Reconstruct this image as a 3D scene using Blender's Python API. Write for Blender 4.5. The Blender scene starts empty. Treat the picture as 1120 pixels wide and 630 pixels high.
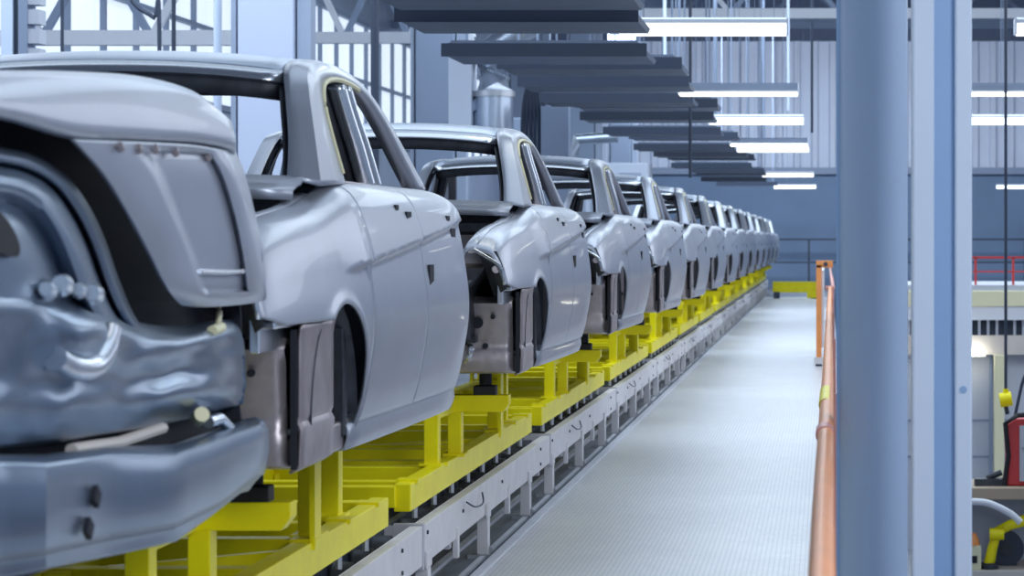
import bpy, bmesh, math, random
from mathutils import Vector
random.seed(7)
S = bpy.context.scene
C = S.collection

# ------------------------------------------------------------------ camera
F = 2765.0; VX, VY, EYE = 903.0, 262.0, 1.75
cd = bpy.data.cameras.new('camera'); cam = bpy.data.objects.new('camera', cd); C.objects.link(cam)
cam.location = (0, 0, EYE); cam.rotation_euler = (math.pi/2, 0, 0)
cd.sensor_width = 36; cd.lens = F*36/1120
cd.shift_x = (560-VX)/1120; cd.shift_y = (VY-315)/1120
cd.clip_end = 400; cd.clip_start = .05
cd.dof.use_dof = True; cd.dof.focus_distance = 13.0; cd.dof.aperture_fstop = 6.3
S.camera = cam

# ------------------------------------------------------------------ light
S.view_settings.view_transform = 'Standard'; S.view_settings.look = 'None'
S.view_settings.gamma = 1; S.view_settings.use_curve_mapping = False
S.view_settings.exposure = 0.0
w = bpy.data.worlds.new('world'); S.world = w; w.use_nodes = True
bg = w.node_tree.nodes['Background']; bg.inputs[0].default_value = (.48, .68, 1, 1); bg.inputs[1].default_value = .42

def area(name, loc, sx, sy, power, col=(.72, .86, 1), rot=(0, 0, 0)):
    l = bpy.data.lights.new(name, 'AREA'); l.shape = 'RECTANGLE'; l.size = sx; l.size_y = sy
    l.energy = power; l.color = col
    o = bpy.data.objects.new(name, l); o.location = loc; o.rotation_euler = rot; C.objects.link(o); return o
for y, p in ((13, 430), (26, 1050), (42, 1400), (60, 1500), (80, 1600)):
    area('roof_fill', (-1.0, y, 8.6), 12, 8, p)  # added overhead fill along the row, no fixture modelled
area('wall_fill', (0, 82, 8.4), 16, 3, 1200, (.80, .88, 1), (math.radians(62), 0, 0))  # added wash to brighten the back wall
area('hall_fill', (7, 9, 6.0), 5, 7, 300, (.86, .91, 1), (0, math.radians(50), 0))  # added side fill from the right, out of view
area('hall_fill', (1.6, 2.5, 3.4), 1.6, 1.2, 130, (.86, .92, 1), (math.radians(80), 0, math.radians(10)))  # added fill in front of the two near columns
area('hall_fill', (9, 34, 6.5), 5, 20, 800, (.82, .89, 1), (0, math.radians(45), 0))  # added fill, upper right, for the cars farther along
area('hall_fill', (-9, 24, 6.5), 5, 14, 500, (.75, .86, 1), (0, math.radians(-25), 0))  # added fill from the left side

# ------------------------------------------------------------------ materials
M = {}
def mat(name, col, rough=.5, metal=0.0, emit=None, es=0, noise=0, nscale=8, bump=0, bscale=40, spec=.5, coat=0, stretch=None):
    m = bpy.data.materials.new(name); m.use_nodes = True; nt = m.node_tree; b = nt.nodes['Principled BSDF']
    b.inputs['Base Color'].default_value = (*col, 1); b.inputs['Roughness'].default_value = rough
    b.inputs['Metallic'].default_value = metal; b.inputs['Specular IOR Level'].default_value = spec
    b.inputs['Coat Weight'].default_value = coat
    if emit: b.inputs['Emission Color'].default_value = (*emit, 1); b.inputs['Emission Strength'].default_value = es
    if noise or bump:
        tc = nt.nodes.new('ShaderNodeTexCoord'); mp = nt.nodes.new('ShaderNodeMapping')
        nt.links.new(tc.outputs['Object'], mp.inputs[0])
        if stretch: mp.inputs['Scale'].default_value = stretch
    if noise:
        n = nt.nodes.new('ShaderNodeTexNoise'); n.inputs['Scale'].default_value = nscale; n.inputs['Detail'].default_value = 5
        nt.links.new(mp.outputs[0], n.inputs['Vector'])
        r = nt.nodes.new('ShaderNodeValToRGB')
        r.color_ramp.elements[0].position = .3; r.color_ramp.elements[1].position = .7
        r.color_ramp.elements[0].color = (*[c*(1-noise) for c in col], 1)
        r.color_ramp.elements[1].color = (*[min(1, c*(1+noise*.6)) for c in col], 1)
        nt.links.new(n.outputs['Fac'], r.inputs[0]); nt.links.new(r.outputs[0], b.inputs['Base Color'])
    if bump:
        n2 = nt.nodes.new('ShaderNodeTexNoise'); n2.inputs['Scale'].default_value = bscale; n2.inputs['Detail'].default_value = 3
        nt.links.new(mp.outputs[0], n2.inputs['Vector'])
        bp = nt.nodes.new('ShaderNodeBump'); bp.inputs['Strength'].default_value = bump; bp.inputs['Distance'].default_value = .01
        nt.links.new(n2.outputs['Fac'], bp.inputs['Height']); nt.links.new(bp.outputs[0], b.inputs['Normal'])
    M[name] = m; return m
mat('primed_steel', (.42, .45, .52), .36, .5, noise=.06, nscale=3, coat=.15)
mat('dark_reflection_steel', (.19, .25, .34), .28, .75, noise=.1, nscale=3)  # darker copy of the body steel, dark reflections put into its colour
mat('steel_bright', (.70, .74, .80), .22, .85)
mat('roof_steel', (.34, .40, .50), .32, .6)
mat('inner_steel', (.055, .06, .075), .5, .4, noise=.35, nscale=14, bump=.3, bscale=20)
mat('panel_steel', (.42, .37, .38), .36, .6, noise=.22, nscale=9, bump=.25, bscale=12)  # warm tint paints in a reflection of the orange rail
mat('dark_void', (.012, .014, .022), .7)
mat('rubber', (.01, .01, .012), .6)
mat('sealer_yellow', (.80, .76, .48), .5)
mat('yellow_paint', (1.0, .84, .0), .42, noise=.10, nscale=5, spec=.4)
mat('beam_white', (.74, .72, .73), .5, noise=.08, nscale=6)
mat('beam_plate', (.52, .51, .56), .5, noise=.1, nscale=6)
mat('zinc', (.55, .57, .6), .35, .8)
mat('blue_column', (.50, .64, .84), .45, noise=.03, nscale=2)
mat('pale_column', (.72, .82, .97), .5, noise=.03, nscale=2)
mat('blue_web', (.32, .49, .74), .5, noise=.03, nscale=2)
mat('orange_paint', (.92, .34, .10), .38, noise=.08, nscale=4)
mat('orange_pink', (.75, .33, .28), .42, noise=.15, nscale=5)
mat('red_paint', (.62, .05, .05), .45)
mat('white_paint', (.75, .77, .82), .5)
mat('wall_blue', (.17, .25, .38), .7, noise=.08, nscale=.6)
mat('wall_pale', (.68, .74, .86), .6, noise=.06, nscale=.5)
mat('hall_grey', (.38, .44, .56), .6, noise=.12, nscale=.8)
mat('ceiling_grey', (.10, .13, .20), .8)
mat('column_pale', (.62, .68, .84), .6)
mat('column_grey', (.27, .33, .45), .6)
mat('steel_dark', (.035, .05, .085), .5)
mat('tray_grey', (.17, .21, .29), .55, noise=.1, nscale=3)
mat('duct', (.55, .62, .72), .3, .8, noise=.15, nscale=2)
mat('lamp_housing', (.75, .8, .88), .5)
mat('lamp_glow', (.9, .9, .9), .5, emit=(1, .98, .82), es=7)
mat('lamp_white', (.9, .9, .9), .5, emit=(.95, .98, 1), es=1.9)
mat('window_glow', (.5, .6, .7), .3, emit=(.82, .91, 1), es=.8)
mat('trough', (.22, .24, .28), .45, .3, noise=.4, nscale=2, stretch=(6, .6, 1))
mat('floor_low', (.25, .26, .3), .5, noise=.2, nscale=1)
mat('kerb', (.62, .64, .70), .45, noise=.1, nscale=5)
mat('booth_beige', (.62, .57, .52), .6, noise=.08, nscale=2)
mat('booth_grey', (.50, .53, .60), .6)
mat('tan_beam', (.42, .33, .24), .6)
mat('cream', (.80, .76, .50), .5)
# walkway tread plates
m = mat('walkway_plate', (.6, .62, .66), .33, .12); nt = m.node_tree; b = nt.nodes['Principled BSDF']
tc = nt.nodes.new('ShaderNodeTexCoord')
mp = nt.nodes.new('ShaderNodeMapping'); mp.inputs['Scale'].default_value = (1, 1, 1); nt.links.new(tc.outputs['Object'], mp.inputs[0])
br = nt.nodes.new('ShaderNodeTexBrick'); br.inputs['Scale'].default_value = 9; br.inputs['Mortar Size'].default_value = .035
br.inputs['Color1'].default_value = (.88, .88, .89, 1); br.inputs['Color2'].default_value = (.76, .77, .79, 1); br.inputs['Mortar'].default_value = (.42, .44, .50, 1)
nt.links.new(mp.outputs[0], br.inputs['Vector'])
nn = nt.nodes.new('ShaderNodeTexNoise'); nn.inputs['Scale'].default_value = 1.1; nn.inputs['Detail'].default_value = 4; nt.links.new(mp.outputs[0], nn.inputs['Vector'])
mx = nt.nodes.new('ShaderNodeMix'); mx.data_type = 'RGBA'; mx.blend_type = 'MULTIPLY'; mx.inputs[0].default_value = .5
rr = nt.nodes.new('ShaderNodeValToRGB'); rr.color_ramp.elements[0].position = .35; rr.color_ramp.elements[0].color = (.84, .85, .87, 1); rr.color_ramp.elements[1].position = .65
nt.links.new(nn.outputs['Fac'], rr.inputs[0]); nt.links.new(br.outputs['Color'], mx.inputs[6]); nt.links.new(rr.outputs[0], mx.inputs[7]); nt.links.new(mx.outputs[2], b.inputs['Base Color'])
bp = nt.nodes.new('ShaderNodeBump'); bp.inputs['Strength'].default_value = .25; bp.inputs['Distance'].default_value = .004
nt.links.new(br.outputs['Fac'], bp.inputs['Height']); bp.invert = True; nt.links.new(bp.outputs[0], b.inputs['Normal'])

# ------------------------------------------------------------------ helpers
class MB:
    def __init__(s): s.v = []; s.f = []
    def add(s, vs, fs):
        k = len(s.v); s.v += [tuple(v) for v in vs]; s.f += [tuple(i+k for i in f) for f in fs]; return s
    def box(s, x0, x1, y0, y1, z0, z1, c=0):
        if x0 > x1: x0, x1 = x1, x0
        if y0 > y1: y0, y1 = y1, y0
        if z0 > z1: z0, z1 = z1, z0
        s.add([(x0,y0,z0),(x1,y0,z0),(x1,y1,z0),(x0,y1,z0),(x0,y0,z1),(x1,y0,z1),(x1,y1,z1),(x0,y1,z1)],
              [(0,3,2,1),(4,5,6,7),(0,1,5,4),(1,2,6,5),(2,3,7,6),(3,0,4,7)]); return s
    def bar(s, a, b, w, h, up=(0,0,1)):
        a = Vector(a); b = Vector(b); d = (b-a).normalized(); u = Vector(up)
        if abs(d.dot(u)) > .95: u = Vector((0,1,0))
        r = d.cross(u).normalized()*w/2; t = r.cross(d).normalized()*h/2
        vs = [p+q for p in (a, b) for q in (-r-t, r-t, r+t, -r+t)]
        s.add(vs, [(3,2,1,0),(4,5,6,7),(0,1,5,4),(1,2,6,5),(2,3,7,6),(3,0,4,7)]); return s
    def tube(s, pts, r, n=10):
        pts = [Vector(p) for p in pts]; rings = []
        for i, p in enumerate(pts):
            d = (pts[min(i+1, len(pts)-1)]-pts[max(i-1, 0)]).normalized()
            u = Vector((0,0,1)) if abs(d.z) < .9 else Vector((0,1,0))
            a = d.cross(u).normalized(); c = a.cross(d)
            rad = r[i] if isinstance(r, (list, tuple)) else r
            rings.append([p+a*math.cos(2*math.pi*k/n)*rad+c*math.sin(2*math.pi*k/n)*rad for k in range(n)])
        vs = [q for g in rings for q in g]; fs = []
        for i in range(len(pts)-1):
            for k in range(n): fs.append((i*n+k, i*n+(k+1)%n, (i+1)*n+(k+1)%n, (i+1)*n+k))
        fs.append(tuple(range(n-1, -1, -1))); fs.append(tuple((len(pts)-1)*n+k for k in range(n)))
        s.add(vs, fs); return s
    def grid(s, rows):
        n = len(rows[0]); vs = [p for r in rows for p in r]
        fs = [(i*n+j, i*n+j+1, (i+1)*n+j+1, (i+1)*n+j) for i in range(len(rows)-1) for j in range(n-1)]
        s.add(vs, fs); return s
    def prism(s, poly, axis, a, b):
        # poly in the two other axes, extruded from a to b along axis
        def P(u, v, t):
            return (t, u, v) if axis == 'x' else ((u, t, v) if axis == 'y' else (u, v, t))
        n = len(poly)
        s.add([P(u, v, a) for u, v in poly]+[P(u, v, b) for u, v in poly],
              [tuple(range(n-1, -1, -1)), tuple(range(n, 2*n))]+[(i, (i+1)%n, n+(i+1)%n, n+i) for i in range(n)]); return s
    def obj(s, name, m, parent=None, smooth=False, solid=0, bevel=0, off=0, auto=None):
        me = bpy.data.meshes.new(name); me.from_pydata(s.v, [], s.f); me.update()
        bm = bmesh.new(); bm.from_mesh(me); bmesh.ops.recalc_face_normals(bm, faces=bm.faces[:]); bm.to_mesh(me); bm.free()
        me.materials.append(M[m])
        o = bpy.data.objects.new(name, me); C.objects.link(o)
        if parent: o.parent = parent
        if smooth:
            for p in me.polygons: p.use_smooth = True
            if auto is None: auto = 40
            me.set_sharp_from_angle(angle=math.radians(auto))
        if solid:
            md = o.modifiers.new('s', 'SOLIDIFY'); md.thickness = solid; md.offset = off
        if bevel:
            md = o.modifiers.new('b', 'BEVEL'); md.width = bevel; md.segments = 2; md.limit_method = 'ANGLE'
        return o
def thing(name, label, cat, loc, group=None):
    o = bpy.data.objects.new(name, None); C.objects.link(o); o.location = loc; o.empty_display_size = .2
    return tag(o, label, cat, group)
def tag(o, label, cat, group=None):
    o['label'] = label; o['category'] = cat
    if group: o['group'] = group
    return o
def struct(o): o['kind'] = 'structure'; return o
def dup(root, loc, label):
    r = root.copy(); C.objects.link(r); r.location = loc; r['label'] = label
    for ch in list(root.children):
        c = ch.copy(); C.objects.link(c); c.parent = r
        for g in list(ch.children):
            d = g.copy(); C.objects.link(d); d.parent = c
    return r
def lerp(t, xs, ys):
    if t <= xs[0]: return ys[0]
    for i in range(len(xs)-1):
        if t <= xs[i+1]:
            k = (t-xs[i])/(xs[i+1]-xs[i]); return ys[i]+(ys[i+1]-ys[i])*k
    return ys[-1]
def slerp(t, xs, ys):     # smooth monotone-ish (Catmull-Rom) interpolation
    if t <= xs[0]: return ys[0]
    if t >= xs[-1]: return ys[-1]
    i = max(k for k in range(len(xs)-1) if xs[k] <= t)
    h = xs[i+1]-xs[i]; k = (t-xs[i])/h
    def sl(j):
        if j == 0: return (ys[1]-ys[0])/(xs[1]-xs[0])
        if j == len(xs)-1: return (ys[-1]-ys[-2])/(xs[-1]-xs[-2])
        a = (ys[j]-ys[j-1])/(xs[j]-xs[j-1]); b_ = (ys[j+1]-ys[j])/(xs[j+1]-xs[j])
        return 0 if a*b_ <= 0 else 2*a*b_/(a+b_)
    m0, m1 = sl(i)*h, sl(i+1)*h
    return ((2*k**3-3*k*k+1)*ys[i]+(k**3-2*k*k+k)*m0+(-2*k**3+3*k*k)*ys[i+1]+(k**3-k*k)*m1)
def cat(a, b, c, d, t):
    return tuple(.5*((2*b[i])+(-a[i]+c[i])*t+(2*a[i]-5*b[i]+4*c[i]-d[i])*t*t+(-a[i]+3*b[i]-3*c[i]+d[i])*t**3) for i in range(len(b)))
def curve(pts, n):
    out = []
    for i in range(len(pts)-1):
        a = pts[max(i-1, 0)]; b_ = pts[i]; c = pts[i+1]; d = pts[min(i+2, len(pts)-1)]
        for k in range(n): out.append(cat(a, b_, c, d, k/n))
    out.append(tuple(pts[-1])); return out
def csurf(rows, nu=4, nv=4):
    R = [curve(r, nu) for r in rows]; cols = list(zip(*R))
    cols = [curve(list(c), nv) for c in cols]
    return [list(r) for r in zip(*cols)]
ORD = ['first', 'second', 'third', 'fourth', 'fifth', 'sixth', 'seventh', 'eighth', 'ninth', 'tenth', 'eleventh', 'twelfth', 'thirteenth', 'fourteenth', 'fifteenth', 'sixteenth', 'seventeenth', 'eighteenth', 'nineteenth', 'twentieth', 'twenty-first', 'twenty-second', 'twenty-third', 'twenty-fourth', 'twenty-fifth']

# ------------------------------------------------------------------ the hall
PITCH = 5.5; NCAR = 14; YE = 95.0
struct(MB().box(-1.79, .16, -2, 77, -.12, 0).obj('floor_walkway', 'walkway_plate'))
struct(MB().box(-1.84, -1.79, -2, 77, -.12, .012).obj('trim_1', 'kerb'))
struct(MB().box(-12, -1.84, -2, YE, -.15, -.03).obj('floor_left', 'trough'))
struct(MB().box(-1.84, .16, 77, YE, -.15, -.03).obj('floor_back', 'trough'))
struct(MB().box(.16, 16, -2, YE, -3.4, -3.2).obj('floor_right', 'floor_low'))
struct(MB().box(.16, .2, -2, YE, -3.2, -.0).obj('wall_walkway_edge', 'hall_grey'))
struct(MB().box(-12.3, 16.3, YE, YE+.3, -3.4, 4.35).obj('wall_back', 'wall_blue'))
mb = MB(); x = -12.3
rows = []
while x < 16:
    rows += [(x, YE+.1), (x+.35, YE+.1), (x+.42, YE-.06), (x+.6, YE-.06), (x+.67, YE+.1)]; x += .67
mb.grid([[(a, b_, 4.35) for a, b_ in rows], [(a, b_, 9.2) for a, b_ in rows]])
struct(mb.obj('wall_back_upper', 'wall_pale'))
struct(MB().box(-12.3, 16.3, YE-.25, YE-.02, 4.2, 4.45).obj('trim_2', 'column_grey'))
struct(MB().box(-12.3, -12, -2, YE, -.15, 4.3).obj('wall_left', 'hall_grey'))
struct(MB().box(-12.3, -12, -2, YE, 7.4, 9.2).obj('wall_left_upper', 'hall_grey'))
struct(MB().box(16, 16.3, -2, YE, -3.4, 9.2).obj('wall_right', 'wall_pale'))
struct(MB().box(-12.3, 16.3, -2, YE, 9.2, 9.4).obj('ceiling', 'ceiling_grey'))
# clerestory windows in the left wall
for i, y0 in enumerate(range(2, 92, 10)):
    fr = MB()
    for k in range(6): fr.box(-12.05, -11.95, y0+k*2-.04 if k else y0, y0+k*2+.04, 4.3, 7.4)
    fr.box(-12.06, -11.94, y0, y0+10, 4.3, 4.42).box(-12.06, -11.94, y0, y0+10, 5.8, 5.88).box(-12.06, -11.94, y0, y0+10, 7.28, 7.4)
    o = struct(fr.obj('window_%d' % (i+1), 'column_grey'))
    MB().box(-12.2, -12.15, y0, y0+10, 4.3, 7.4).obj('pane', 'window_glow', o)

struct(MB().box(-1.865, -1.85, -2, 77, -.03, .0).obj('trim_3', 'steel_dark'))
struct(MB().box(-1.93, -1.90, -2, 77, -.03, -.015).obj('trim_4', 'kerb'))
struct(MB().box(-2.12, -2.08, -2, 77, -.03, -.01).obj('trim_5', 'kerb'))
# rails and pipes on the far wall
t = thing('wall_guard_rail', 'dark horizontal guard rail in front of the far blue wall', 'railing', (0, YE-1.2, -.03))
MB().box(-4.2, 8, -.03, .03, 1.75, 1.82).obj('top_rail', 'steel_dark', t)
MB().box(-4.2, 8, -.03, .03, .9, .96).obj('middle_rail', 'steel_dark', t)
for k, px in enumerate((-3.1, -.62, 1.9, 4.6, 7.4)):
    MB().box(px-.04, px+.04, -.04, .04, 0 if px < .1 else -3.17, 1.8).obj('post', 'steel_dark', t)

# concrete columns on the left side and roof girders
cl = ['broad pale concrete column seen through the rear window of the nearest whole car body',
      'grey-blue concrete column just left of the silver elbow duct',
      'slim grey column behind the roof of the third car body',
      'fourth grey column from the left, far down the row',
      'farthest grey column on the left, near the far blue wall']
for i, y in enumerate((30, 43, 56, 69, 82)):
    t = thing('concrete_column', cl[i], 'column', (-6.65, y, -.03), 'columns down the left of the hall')
    MB().box(-.33, .33, 0, .6, 0, 9.2).obj('shaft', 'column_pale' if i == 0 else 'column_grey', t, bevel=.02)
    MB().box(-.42, -.36, .05, .5, 0, 9.2).box(.36, .52, .1, .4, 0, 9.2).obj('side_duct', 'hall_grey', t)
    MB().box(-.45, .45, -.05, .65, 0, .3).obj('plinth', 'column_grey', t)
def girder(label, y, x0, x1, z, h, m, n):
    t = thing('roof_girder', label, 'girder', (x0, y, z))
    L = x1-x0
    MB().box(0, L, -.09, .09, 0, .2).obj('bottom_chord', m, t)
    MB().box(0, L, -.09, .09, h, h+.2).obj('top_chord', m, t)
    for k in range(n):
        a = L*k/n; b_ = L*(k+1)/n
        MB().bar((a, 0, .1), ((a+b_)/2, 0, h+.1), .1, .1, (0,1,0)).bar(((a+b_)/2, 0, h+.1), (b_, 0, .1), .1, .1, (0,1,0)).obj('brace', 'column_grey' if k % 2 else m, t)
    return t
girder('white lattice girder above the roof at the upper left corner', 34, -12, -7.6, 4.36, 1.3, 'white_paint', 3)
girder('white lattice girder between the two nearest left columns', 44.5, -9.6, -6.2, 5.2, 1.2, 'white_paint', 3)
girder('long white lattice girder above the walkway lamps', 52, -4.2, 16, 6.3, 1.3, 'white_paint', 9)
girder('dimmer lattice girder farther back high over the walkway', 70, -12, 16, 7.6, 1.1, 'column_grey', 11)
# thin verticals
def pipe(label, x, y, z0, z1, r, m='steel_dark', name='drop_pipe'):
    o = MB().tube([(0,0,z0-z1), (0,0,0)], r, 10).obj(name, m, smooth=True); o.location = (x, y, z1); tag(o, label, 'pipe'); return o
def PX(px, Y): return (px-VX)*Y/F
def PZ(py, Y): return EYE-(py-VY)*Y/F
pipe('dark vertical pipe left of the grey-blue column', PX(410, 30), 30, -.03, 9.2, .05)
pipe('light blue vertical pipe right of the upper left girder', PX(238, 31), 31, -.03, 9.2, .05, 'pale_column')
pipe('thin dark pipe in front of the upper left girder', PX(68, 28), 28, -.03, 9.2, .02)
pipe('thin dark pipe in front of the pale girder diagonals', PX(190, 32), 32, -.03, 9.2, .028)
# louvred cabinet at top left corner
t = thing('wall_column', 'banded grey steel column at the upper left edge', 'column', (PX(22, 26), 26, -.03))
MB().box(-.2, -.08, 0, .3, 0, 9.2).obj('pale_flange', 'pale_column', t)
MB().box(-.08, -.02, .05, .3, 0, 9.2).obj('dark_web', 'steel_dark', t)
MB().box(-.02, .07, 0, .3, 0, 9.2).obj('flange', 'column_grey', t)
g = MB()
for k in range(46): g.box(.07, .19, .02, .25, k*.2, k*.2+.15)
g.obj('louvre', 'booth_grey', t)
# cable on girder
o = MB().tube(curve([(0,0,0), (.02,0,-.35), (.12,0,-.5), (.3,0,-.62), (.36,0,-.8), (.36,0,-5.6)], 6), .025, 8).obj('hanging_cable', 'steel_dark', smooth=True)
o.location = (PX(140, 29), 29, PZ(-20, 29)+.2); tag(o, 'dark bent cable hanging before the upper left girder', 'cable')

# overhead trays above the car line
def tray_proto():
    t = thing('overhead_tray', '', 'ceiling tray', (0,0,0), 'grey trays hung across above the car line')
    MB().prism([(-.98,.0),(.98,.0),(1.0,.04),(.9,.14),(-.9,.14),(-1.0,.04)], 'y', -.7, .7).obj('tray_body', 'tray_grey', t)
    MB().box(-1.0, 1.0, -.72, -.70, -.02, .11).obj('front_lip', 'steel_dark', t)
    for sx in (-.85, .85): MB().box(sx-.012, sx+.012, -.012, .012, .1, 5.65).obj('hanger', 'column_grey', t)
    return t
tp = tray_proto()
ys = [19.8, 21.4, 25.3, 28.0, 30.2, 33.6, 36.0, 38.4, 43.5, 47, 51, 55, 59, 63.5, 68, 73, 78, 84]
for i, y in enumerate(ys):
    lb = '%s grey overhead tray above the car row, counted from the nearest' % ORD[i]
    xx = -2.72 + (.12*math.sin(i*2.3)) + (.25 if i == 0 else .1 if i < 8 else 0); zz = 3.6 + .05*math.sin(i*1.7)
    zz = 3.55 + (.0 if i % 3 else .06)
    if i == 0: tp.location = (xx, y, zz); tp['label'] = lb
    else: dup(tp, (xx, y, zz), lb)
# long cable duct running over the trays
# silver duct
t = thing('elbow_duct', 'silver ventilation duct with slanting elbow above the second car body', 'duct', (PX(540, 36), 36, PZ(120, 36)))
MB().tube([(0,0,-.42), (0,0,.22)], .28, 20).obj('lower_duct', 'duct', t, smooth=True)
MB().tube([(0,0,.22), (-.02,0,.32), (-.6+.35,0,.7), (-.2+.75,0,1.25)], [.28, .29, .2, .2], 18).obj('elbow', 'duct', t, smooth=True)
MB().tube([(0,0,.18), (0,0,.26)], .31, 20).tube([(0,0,-.42), (0,0,-.36)], .31, 20).obj('flange', 'zinc', t, smooth=True)
MB().tube([(.55,0,1.2), (.55,0,5.5)], .2, 14).obj('riser', 'duct', t, smooth=True)
MB().box(-.6, -.28, -.3, .3, -.35, .9).obj('side_box', 'wall_pale', t)
MB().bar((-.95,-.1,-.5), (-.2,-.1,.1), .12, .1, (0,1,0)).obj('strut', 'column_grey', t)
t = thing('cable_bundle', 'dark bundle of cables beside the silver elbow duct', 'cables', (PX(585, 37), 37, PZ(150, 37)))
for k in range(7):
    MB().tube(curve([(-.15+.05*k, .03*(k % 3), -1.0), (-.18+.06*k, 0, .2), (-.1+.03*k, 0, .75), (.1+.05*k, 0, .9)], 5), .03, 7).obj('cable', 'steel_dark', t, smooth=True)
MB().box(.1, .5, -.1, .2, -PZ(150, 37)-.03, .45).obj('junction_cabinet', 'column_grey', t)
t = thing('machine_cabinet', 'pale service cabinet behind the rear of the car row', 'cabinet', (PX(660, 50), 50, -.03))
MB().box(-.9, .9, 0, 1.0, 0, 3.3).obj('housing', 'wall_pale', t, bevel=.03)
for k in range(3): MB().box(-.8+.55*k, -.35+.55*k, -.04, 0, 1.6, 3.1).obj('door', 'hall_grey', t)
MB().tube([(-.6,-.2,3.3), (-.5,-.2,3.75), (.3,-.2,3.8)], .12, 10).obj('pipe', 'duct', t, smooth=True)
t = thing('machine_cabinet', 'darker tall service cabinet left of the pale one beyond the cars', 'cabinet', (PX(585, 46), 46, -.03))
MB().box(-.55, .55, 0, 1.0, 0, 4.0).obj('housing', 'column_grey', t, bevel=.03)
MB().box(-.2, .2, -.05, 0, .5, 3.8).obj('door', 'hall_grey', t)

# ---- pendant lamps
def lamp_proto(deep):
    t = thing('pendant_lamp', '', 'lamp', (0,0,0), 'linear pendant lamps over the walkway')
    if deep:
        MB().prism([(-.11,.085),(.11,.085),(.10,.12),(.05,.14),(-.05,.14),(-.10,.12)], 'x', -.75, .75).obj('housing', 'lamp_housing', t)
        MB().prism([(-.07,-.018),(.07,-.018),(.105,.02),(.11,.085),(-.11,.085),(-.105,.02)], 'x', -.745, .745).obj('diffuser', 'lamp_white', t)
    else:
        MB().prism([(-.07,-.0),(.07,.0),(.11,.03),(.10,.10),(.05,.13),(-.05,.13),(-.10,.10),(-.11,.03)], 'x', -.75, .75).obj('housing', 'tray_grey', t)
        MB().box(-.74, .74, -.10, .10, -.03, 0).obj('diffuser', 'lamp_glow', t)
    for s in (1, -1): MB().box(s*.75, s*.765, -.11, .11, -.01, .13).obj('end_cap', 'lamp_housing', t)
    for sx in (-.28, .28): MB().box(sx-.004, sx+.004, -.004, .004, .13, 5.6).obj('hanging_rod', 'column_grey', t)
    return t
lp = lamp_proto(True); lq = lamp_proto(False)
LY = [6, 14, 22.7, 32, 40.3, 49.2, 53, 74, 91]
for i, y in enumerate(LY):
    lb = (['linear pendant lamp over the walkway closest to the camera, above the picture', 'second linear pendant lamp over the walkway, just above the picture'][i] if i < 2 else
          '%s nearest visible lamp in the row over the middle of the walkway' % ORD[i-2])
    src = lq if i in (1, 3, 5) else lp
    if i == 0: lp.location = (-1.1, y, 3.6); lp['label'] = lb
    elif i == 1: lq.location = (-1.1, y, 3.6); lq['label'] = lb
    else: dup(src, (-1.1, y, 3.6), lb)
for i, (x, y) in enumerate(((2.46, 22.7), (2.5, 32), (2.55, 40.3), (5.2, 49.2), (6.9, 74), (6.9, 91))):
    d = dup(lq if i in (1, 3) else lp, (x, y, 3.6), '%s nearest lamp of the row right of the pale column' % ORD[i]); d['group'] = 'lamps right of the pale column'
for i, (px, y) in enumerate(((727, 45), (755, 34.8), (783, 60), (835, 62), (862, 48), (888, 58))):
    pipe(['slim pale rod crossing beside the nearest lamp', 'dark and slim rod hanging between first and second lamp', 'slim post far behind the third lamp',
          'slim post on the upper pale wall behind the lamps', 'pale rod just left of the big blue column', 'dark pipe nearest the left edge of the blue column'][i], PX(px, y), y, 2.6 if i in (1,) else 4.2, 9.2, .03 if i != 1 else .022, ['pale_column', 'steel_dark', 'column_grey', 'column_grey', 'pale_column', 'steel_dark'][i])

# ------------------------------------------------------------------ far yellow barrier
t = thing('guard_barrier', 'low yellow barrier beam across the far end of the walkway', 'barrier', (-.85, 75, 0))
MB().box(-.72, .72, -.1, .1, .18, .5).obj('beam', 'yellow_paint', t, bevel=.02)
MB().box(-.72, .72, -.13, -.1, .44, .5).obj('top_flange', 'yellow_paint', t)
for sx in (-.6, .5): MB().box(sx-.09, sx+.09, -.12, .12, 0, .2).obj('foot', 'steel_dark', t)
MB().box(.3, .72, -.16, -.1, .02, .22).obj('bracket', 'yellow_paint', t)

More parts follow.
